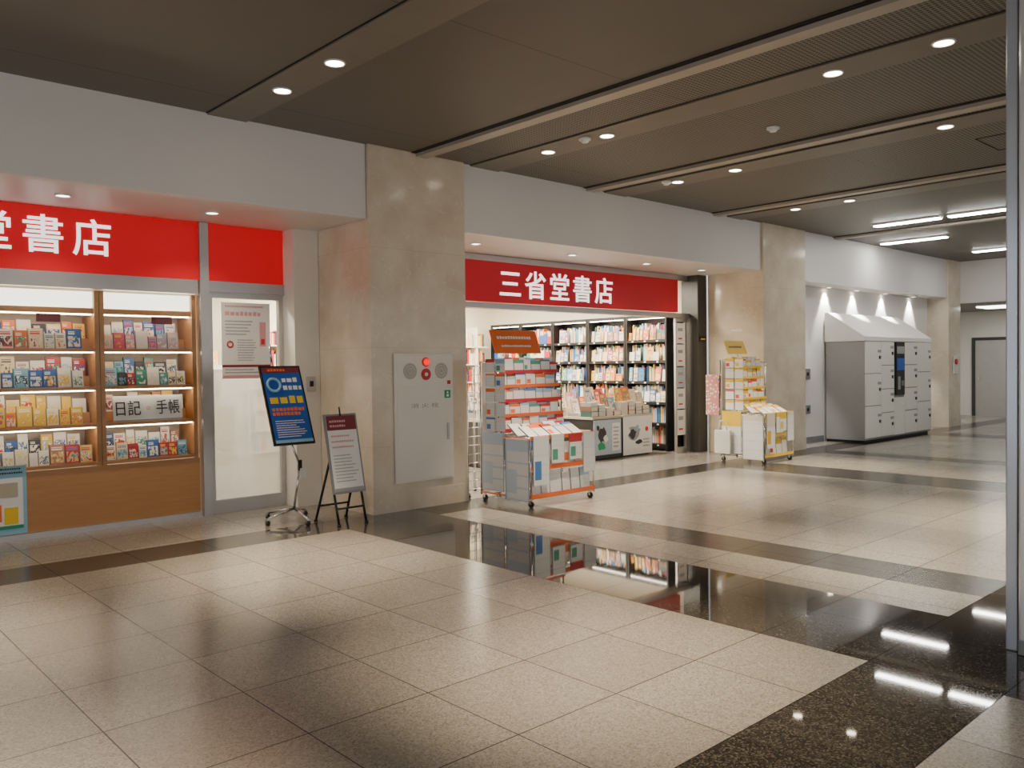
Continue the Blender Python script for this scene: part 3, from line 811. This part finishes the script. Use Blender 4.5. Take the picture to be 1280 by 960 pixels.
e, hs = rack(6.06, 6.32, 0.98, 0.80, 'calblue', 'orange', (0.18, 0.90, 0.29, 'orange'), 'wheeled wire rack filled with calendars under an orange header sign', 1.64, 5, 'orange')
b = MB(); lines(b, 0.26, 0.84, 0.165, 0.225, -0.0075, 1, 'paper', 0.6, 3); lines(b, 0.30, 0.80, 0.07, 0.11, -0.0075, 1, 'paper', 0.6, 4); b.obj('lettering', hs)
e, hs = rack(11.05, 6.55, 0.80, 0.75, 'calyel', 'yellow', (0.12, 0.66, 0.22, 'yellow'), 'wheeled wire rack with warm coloured calendars under a yellow sign', 1.64, 9, 'chrome')
b = MB(); lines(b, 0.20, 0.58, 0.09, 0.14, -0.0075, 1, 'maroon', 0.6, 3); b.obj('lettering', hs)
e = thing('tote_bag', (10.985, 7.22, 0.12), 'white canvas tote bag hanging from the calendar rack', 'bag')
b = MB(); b.box(-0.02, 0.02, -0.14, 0.14, 0, 0.36, 'toteb', 0.012); b.obj('bag_body', e)
MB().path([(0, -0.07, 0.35), (0, -0.05, 0.5), (0, 0.05, 0.5), (0, 0.07, 0.35)], 0.008, 'toteb').obj('handle', e)
o = MB().box(-0.015, 0.015, -0.12, 0.12, 0, 0.62, 'fabricred', 0.01).obj('patterned_cloth', None, (11.03, 7.425, 0.70)); tag(o, 'red patterned cloth item hanging beside the calendar rack', 'cloth')

e = thing('wire_rack', (6.0, 7.30, 0), 'tall chrome wire magazine rack standing next to the pillar', 'display rack')
b = MB()
for x in (0.02, 0.5):
    for y in (0.0, 0.45): b.cyl((x, y, 0.03), (x, y, 1.5), 0.009, 'chrome')
for z in [0.1 + 0.1 * i for i in range(15)]:
    b.cyl((0.02, 0, z), (0.5, 0, z), 0.004, 'chrome', 6).cyl((0.02, 0, z), (0.02, 0.45, z), 0.004, 'chrome', 6)
for i in range(1, 6): b.cyl((0.02 + 0.08 * i, 0, 0.1), (0.02 + 0.08 * i, 0, 1.5), 0.003, 'chrome', 6)
b.obj('frame', e)
for x in (0.05, 0.47):
    for y in (0.03, 0.42):
        b = MB(); caster(b, x, y, 0.022); b.obj('caster', e)

# ------------------------------------------------------------------ shop interior
def lamp(x, y, sx, sy, en):
    e = thing('ceiling_lamp', (x, y, 2.96), 'white rectangular shop ceiling lamp, lit', 'ceiling light', group='shop ceiling lamps')
    MB().box(-sx / 2, sx / 2, -sy / 2, sy / 2, -0.04, 0, 'shoplamp', 0.005).obj('diffuser', e)
    l = bpy.data.lights.new('shop', 'AREA'); l.shape = 'RECTANGLE'; l.size = sx; l.size_y = sy; l.energy = en; l.color = (1, 0.89, 0.70)
    lo = bpy.data.objects.new('lamp', l); COL.objects.link(lo); lo.parent = e; lo.location = (0, 0, -0.06)
for x in (7.2, 10.2):
    for y in (9.4, 10.9, 12.5): lamp(x, y, 1.4, 0.25, 135)
lamp(3.9, 9.4, 1.0, 0.25, 130)
lamp(1.6, 10.2, 1.2, 0.25, 60)

far_faces = []
def bookcase(idx, ox, oy):
    e = thing('bookcase', (ox, oy, 0), 'tall black bookcase with lit shelves of face-out books', 'bookcase', rot=(0, 0, R(-90)), group='black bookcases')
    W = 0.9
    MB().box(0, 0.035, -0.015, 0.32, 0, 2.3, 'black').box(W - 0.035, W, -0.015, 0.32, 0, 2.3, 'black').obj('side_panel', e)
    MB().box(0.035, W - 0.035, 0.30, 0.32, 0, 2.3, 'black').obj('back_panel', e)
    MB().box(0, W, -0.015, 0.32, 2.3, 2.35, 'black').obj('top', e)
    zs = [0.12 + 0.36 * i for i in range(6)]
    for z in zs:
        b = MB().box(0.035, W - 0.035, -0.01, 0.30, z - 0.045, z, 'black')
        for q in range(3):
            b.box(0.14 + q * 0.27, 0.18 + q * 0.27, -0.012, -0.01, z - 0.035, z - 0.012, 'white')
        b.obj('shelf', e)
    MB().box(0.04, W - 0.04, 0.02, 0.04, 2.285, 2.298, 'led').obj('light_strip', e)
    for i, z in enumerate(zs):
        if i < 2: continue
        x = 0.04
        var = ('bookpale', 'bookyellow', 'bookcover', 'bookpale', 'bookyellow', 'bookpale', 'bookcover')[(i * 3 + idx * 2) % 7]
        while x < W - 0.10:
            bw = rb.uniform(0.06, 0.14)
            if x + bw > W - 0.03: break
            lx, ly = x + bw / 2, 0.03 + rb.uniform(0, 0.03)
            hh = rb.uniform(0.12, 0.24)
            if idx >= 3:
                far_faces.append((ox + ly, oy - lx, z + 0.002, bw, hh))
            elif rb.random() < 0.88:
                book((ox + ly, oy - lx, z + 0.002), (bw, 0.025, hh), (R(-6), 0, R(-90 + rb.uniform(-8, 8))), var if rb.random() < 0.7 else 'bookcover',
                     'paperback standing face-out on a black bookcase shelf', 'books on the black bookcases')
            x += bw + rb.uniform(0.004, 0.02)
for i in range(5):
    bookcase(i, 11.62, 8.72 + 0.91 * (i + 1))
b = MB()
rs = random.Random(11)
for x, y, z, bw, hh in far_faces:
    b.box(x - 0.012, x + 0.012, y - bw / 2, y + bw / 2, z, z + hh, 'bookstuff')
for i in range(5):
    for s_ in range(6):
        y = 8.72 + 0.91 * i + 0.05; z = 0.12 + 0.36 * s_
        while y < 8.72 + 0.91 * (i + 1) - 0.06:
            t = rs.uniform(0.015, 0.035)
            b.box(11.74, 11.90, y, y + t * 0.94, z + 0.001, z + rs.uniform(0.22, 0.30), 'bookstuff')
            y += t
o = b.obj('books'); o['kind'] = 'stuff'; tag(o, 'rows of assorted books packed in black bookcases', 'book')
e = thing('bookcase', (6.2, 13.25, 0), 'pale wall bookcase at the far side of the shop', 'bookcase')
b = MB().box(0, 5.3, 0.28, 0.3, 0, 2.3, 'shopwall')
for i in range(6): b.box(i * 1.0 - 0.0, i * 1.0 + 0.03, 0, 0.28, 0, 2.3, 'shopwall')
b.obj('body', e)
for z in (0.1, 0.46, 0.82, 1.18, 1.54, 1.90): MB().box(0.03, 5.3, 0, 0.28, z - 0.02, z, 'shopwall').obj('shelf', e)
b = MB()
for z in (0.1, 0.46, 0.82, 1.18, 1.54, 1.90):
    x = 6.25
    while x < 11.45:
        t = rs.uniform(0.02, 0.05)
        if abs((x - 6.2) % 1.0) > 0.06 and (x - 6.2) % 1.0 < 0.94: b.box(x, x + t * 0.93, 13.30, 13.48, z + 0.001, z + rs.uniform(0.2, 0.3), 'bookstuff')
        x += t
o = b.obj('books'); o['kind'] = 'stuff'; tag(o, 'rows of assorted book spines on the pale wall bookcase', 'book')

def table(x0, x1, y0, y1, h, label):
    e = thing('display_table', ((x0 + x1) / 2, (y0 + y1) / 2, 0), label, 'table')
    hx, hy = (x1 - x0) / 2, (y1 - y0) / 2
    MB().box(-hx, hx, -hy, hy, h - 0.04, h, 'beige', 0.004).obj('tabletop', e)
    MB().box(-hx + 0.03, hx - 0.03, -hy + 0.03, hy - 0.03, 0.06, h - 0.04, 'darkframe').obj('body', e)
    MB().box(-hx + 0.06, hx - 0.06, -hy + 0.06, hy - 0.06, 0, 0.06, 'black').obj('plinth', e)
    return e
def stacks(x0, x1, y0, y1, h, nx, ny, maxn, stand=False):
    for i in range(nx):
        for j in range(ny):
            cx = x0 + (x1 - x0) * (i + 0.5) / nx; cy = y0 + (y1 - y0) * (j + 0.5) / ny
            nn = rb.randint(1, maxn); z = h + 0.001
            bw = min((x1 - x0) / nx * 0.88, 0.19)
            for q in range(nn):
                th = rb.uniform(0.05, 0.09)
                book((cx + rb.uniform(-.004, .004), cy - bw * 0.7, z + th / 2), (bw, th, bw * 1.4), (R(-90), 0, 0), 'bookcover' if rb.random() < .75 else 'bookpale', 'book lying flat in a stack on a display table', 'books on the display tables')
                z += th + 0.001
            if stand and rb.random() < 0.65:
                book((cx, cy, z), (bw, 0.02, bw * 1.4), (R(-14), 0, 0), 'bookcover', 'book standing on top of a stack on a display table', 'books on the display tables')
table(9.7, 11.2, 8.72, 9.6, 0.68, 'low display table stacked with books at the shop entrance')
stacks(9.72, 11.18, 8.75, 9.58, 0.68, 8, 3, 3, True)
table(7.9, 9.3, 9.0, 10.2, 0.72, 'dark display table stacked with books inside the shop')
stacks(7.92, 9.28, 9.02, 10.18, 0.72, 5, 3, 2, True)
def blob(b, cx, cz, r, y, mt, seed, n=14, sx=1.0, sz=1.0):
    q = random.Random(seed)
    b.poly([(cx + sx * r * q.uniform(0.6, 1.1) * math.cos(2 * math.pi * i / n), cz + sz * r * q.uniform(0.6, 1.1) * math.sin(2 * math.pi * i / n)) for i in range(n)], y, mt)
e = thing('poster', (10.05, 8.715, 0.03), 'pale blue poster with dark ink drawing on display table front', 'poster')
b = MB().box(-0.34, 0.32, -0.006, 0, 0, 0.60, 'paleblue').box(-0.34, 0.32, -0.007, -0.006, 0.0, 0.05, 'ink').box(0.10, 0.29, -0.007, -0.006, 0.10, 0.54, 'paper')
blob(b, -0.13, 0.36, 0.13, -0.0075, 'ink', 3, 16, 0.9, 1.1); blob(b, -0.16, 0.19, 0.09, -0.0080, 'green', 4, 12, 1.3, 0.8); blob(b, -0.06, 0.30, 0.06, -0.0085, 'paper', 6); blob(b, -0.24, 0.48, 0.05, -0.008, 'ink', 8)
lines(b, 0.13, 0.27, 0.14, 0.50, -0.008, 6, 'greyink', 0.5, 7)
b.obj('sheet', e)
e = thing('poster', (10.80, 8.715, 0.03), 'white poster with black ink shape and red seal on display table', 'poster')
b = MB().box(-0.38, 0.36, -0.006, 0, 0, 0.62, 'paper').cyl((0.22, -0.0085, 0.40), (0.22, -0.006, 0.40), 0.04, 'redink', 18)
blob(b, -0.10, 0.36, 0.15, -0.0075, 'greyink', 13, 18, 1.2, 0.9); blob(b, -0.14, 0.33, 0.09, -0.008, 'ink', 14, 14, 1.2, 1.0); blob(b, 0.02, 0.20, 0.07, -0.0085, 'ink', 16, 12, 1.5, 0.6); blob(b, -0.02, 0.44, 0.05, -0.0088, 'skyblue', 18)
lines(b, 0.12, 0.32, 0.10, 0.26, -0.008, 3, 'greyink', 0.45, 9)
b.obj('sheet', e)

e = bpy.data.objects.new('door_2', None); COL.objects.link(e); e.location = (11.62, 8.46, 0); struct(e)
MB().box(-0.15, -0.12, -0.02, 0.02, 0, 2.26, 'alu').box(0.12, 0.15, -0.02, 0.02, 0, 2.26, 'alu').box(-0.12, 0.12, -0.02, 0.02, 0, 0.1, 'alu').box(-0.12, 0.12, -0.02, 0.02, 2.2, 2.26, 'alu').obj('frame', e)
MB().box(-0.12, 0.12, -0.004, 0.004, 0.1, 2.2, 'glass').obj('pane', e)
for z, hh, cc in ((1.84, 0.34, 'paper'), (1.46, 0.36, 'paper'), (1.10, 0.34, 'paleblue'), (0.74, 0.34, 'paper'), (0.30, 0.42, 'paper')):
    o = MB().box(-0.115, 0.115, -0.003, 0.001, 0, hh, cc).box(-0.07, 0.06, -0.0045, -0.003, hh * 0.6, hh * 0.75, 'greyink').box(-0.06, 0.05, -0.0045, -0.003, hh * 0.2, hh * 0.27, 'redink').obj('notice', None, (11.62, 8.4555, z))
    tag(o, 'small printed notice taped to the open glass door', 'notice', 'notices on the glass door')
o = MB().box(-0.09, 0.09, -0.012, 0, 0, 0.10, 'black').box(-0.06, 0.06, -0.014, -0.012, 0.04, 0.06, 'yellow').obj('plate', None, (11.99, 8.27, 1.86)); tag(o, 'small dark notice plate on the entrance jamb', 'sign')
o = MB().box(-0.005, 0, -0.10, 0.10, 0, 0.035, 'white').obj('label_plate', None, (12.13, 7.7, 2.02)); tag(o, 'small white plate on the marble pillar side', 'sign')

# ------------------------------------------------------------------ coin lockers
LX, LY = 15.05, 6.87
e = thing('coin_locker', (LX, LY, 0), 'pale grey coin locker bank with black console and sloping top', 'lockers')
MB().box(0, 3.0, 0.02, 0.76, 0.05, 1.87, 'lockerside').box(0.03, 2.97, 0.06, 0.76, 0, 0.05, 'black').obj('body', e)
MB().prism([(0.0, 1.875), (0.77, 1.875), (0.77, 2.42), (0.70, 2.42), (0.0, 1.95)], -0.02, 3.02, 'cover').obj('sloped_cover', e)
cols = ((0.0, 0.67, 3), (0.67, 1.22, 4), (1.70, 2.31, 4), (2.31, 3.0, 3))
for a, c_, nr in cols:
    zz = 0.08
    hts = [1.79 / nr] * nr
    for r_ in range(nr):
        hgt = hts[r_]
        d = MB().box(a + 0.008, c_ - 0.008, 0.0, 0.02, zz + 0.008, zz + hgt - 0.008, 'locker', 0.003).obj('door', e)
        MB().cyl((c_ - 0.09, -0.02, zz + hgt * 0.5), (c_ - 0.09, 0.0, zz + hgt * 0.5), 0.03, 'black', 14).cyl((c_ - 0.09, -0.03, zz + hgt * 0.5), (c_ - 0.09, -0.02, zz + hgt * 0.5), 0.017, 'alu', 12).obj('lock', d)
        MB().box(c_ - 0.17, c_ - 0.03, -0.004, 0.0, zz + hgt * 0.5 + 0.09, zz + hgt * 0.5 + 0.14, 'greyink').obj('number_plate', d)
        zz += hgt
MB().box(1.23, 1.69, -0.0, 0.02, 0.08, 0.80, 'locker', 0.003).obj('door', e)
MB().box(1.27, 1.65, -0.02, 0.02, 0.84, 1.86, 'black', 0.004).obj('payment_console', e)
MB().box(1.30, 1.62, -0.026, -0.02, 1.32, 1.55, 'signblue').obj('screen', e)
MB().box(1.30, 1.62, -0.026, -0.02, 1.64, 1.78, 'greyink').obj('instruction_plate', e)
MB().box(1.34, 1.44, -0.028, -0.02, 0.95, 1.2, 'alu').box(1.50, 1.60, -0.028, -0.02, 1.02, 1.12, 'steelgrey').obj('card_reader', e)

o = MB().box(-0.09, 0.09, -0.01, 0, 0, 0.25, 'signblue').box(-0.06, 0.06, -0.012, -0.01, 0.14, 0.2, 'paper').obj('notice_plate', None, (13.85, 7.66, 1.95)); tag(o, 'small dark blue notice plate on the white wall', 'sign')
for x, z, hh in ((14.35, 1.18, 0.2), (14.35, 0.55, 0.16)):
    e = thing('intercom', (x, 7.66, z), 'grey wall intercom box beside the coin lockers', 'intercom', group='wall boxes')
    MB().box(-0.10, 0.10, -0.04, 0, 0, hh, 'steelgrey', 0.006).obj('case', e)
    MB().cyl((0, -0.046, hh * 0.5), (0, -0.04, hh * 0.5), 0.035, 'black', 16).obj('button', e)

e = bpy.data.objects.new('door_3', None); COL.objects.link(e); e.location = (24.49, 7.75, 0); struct(e)
MB().box(-0.06, 0, -0.5, -0.42, 0, 2.1, 'darkframe').box(-0.06, 0, 0.42, 0.5, 0, 2.1, 'darkframe').box(-0.06, 0, -0.42, 0.42, 2.02, 2.1, 'darkframe').obj('frame', e)
MB().box(-0.04, 0, -0.42, 0.42, 0, 2.02, 'alu').obj('leaf', e)
MB().cyl((-0.09, 0.32, 1.0), (-0.04, 0.32, 1.0), 0.03, 'chrome').obj('knob', e)
e = thing('fire_alarm', (20.25, 7.193, 1.35), 'small red fire alarm with white plate on the marble pillar', 'fire alarm')
MB().box(-0.12, 0.12, -0.02, 0, -0.15, 0.25, 'hydrant', 0.005).obj('plate', e)
MB().cyl((0, -0.05, 0.12), (0, -0.02, 0.12), 0.06, 'redplastic', 18).obj('bell', e)
l = bpy.data.lights.new('far', 'AREA'); l.size = 0.8; l.energy = 24; l.color = (0.94, 1.0, .88)
e = thing('ceiling_lamp', (22.6, 7.0, 2.8), 'square ceiling lamp in the side passage, lit', 'ceiling light')
MB().box(-0.4, 0.4, -0.4, 0.4, -0.03, 0, 'shoplamp', 0.005).obj('diffuser', e)
lo = bpy.data.objects.new('lamp', l); COL.objects.link(lo); lo.parent = e; lo.location = (0, 0, -0.05)

# ------------------------------------------------------------------ near steel column
e = thing('steel_column', (4.78, 1.455, 0), 'silvery blue-grey metal clad column with vertical joints and steel base', 'column')
MB().box(0, 0.75, -0.055, 0, 0.0, H - 0.001, 'bluegrey', 0.008).obj('cladding', e)
MB().box(-0.04, 0.75, -1.1, -0.070, 0.0, H - 0.001, 'lightmetal', 0.012).obj('cladding', e)
MB().box(0.02, 0.73, -0.071, -0.054, 0, H - 0.002, 'gap').obj('joint', e)
MB().box(-0.048, 0.758, -1.108, -0.072, 0.001, 0.08, 'steelgrey', 0.004).obj('base_plate', e)
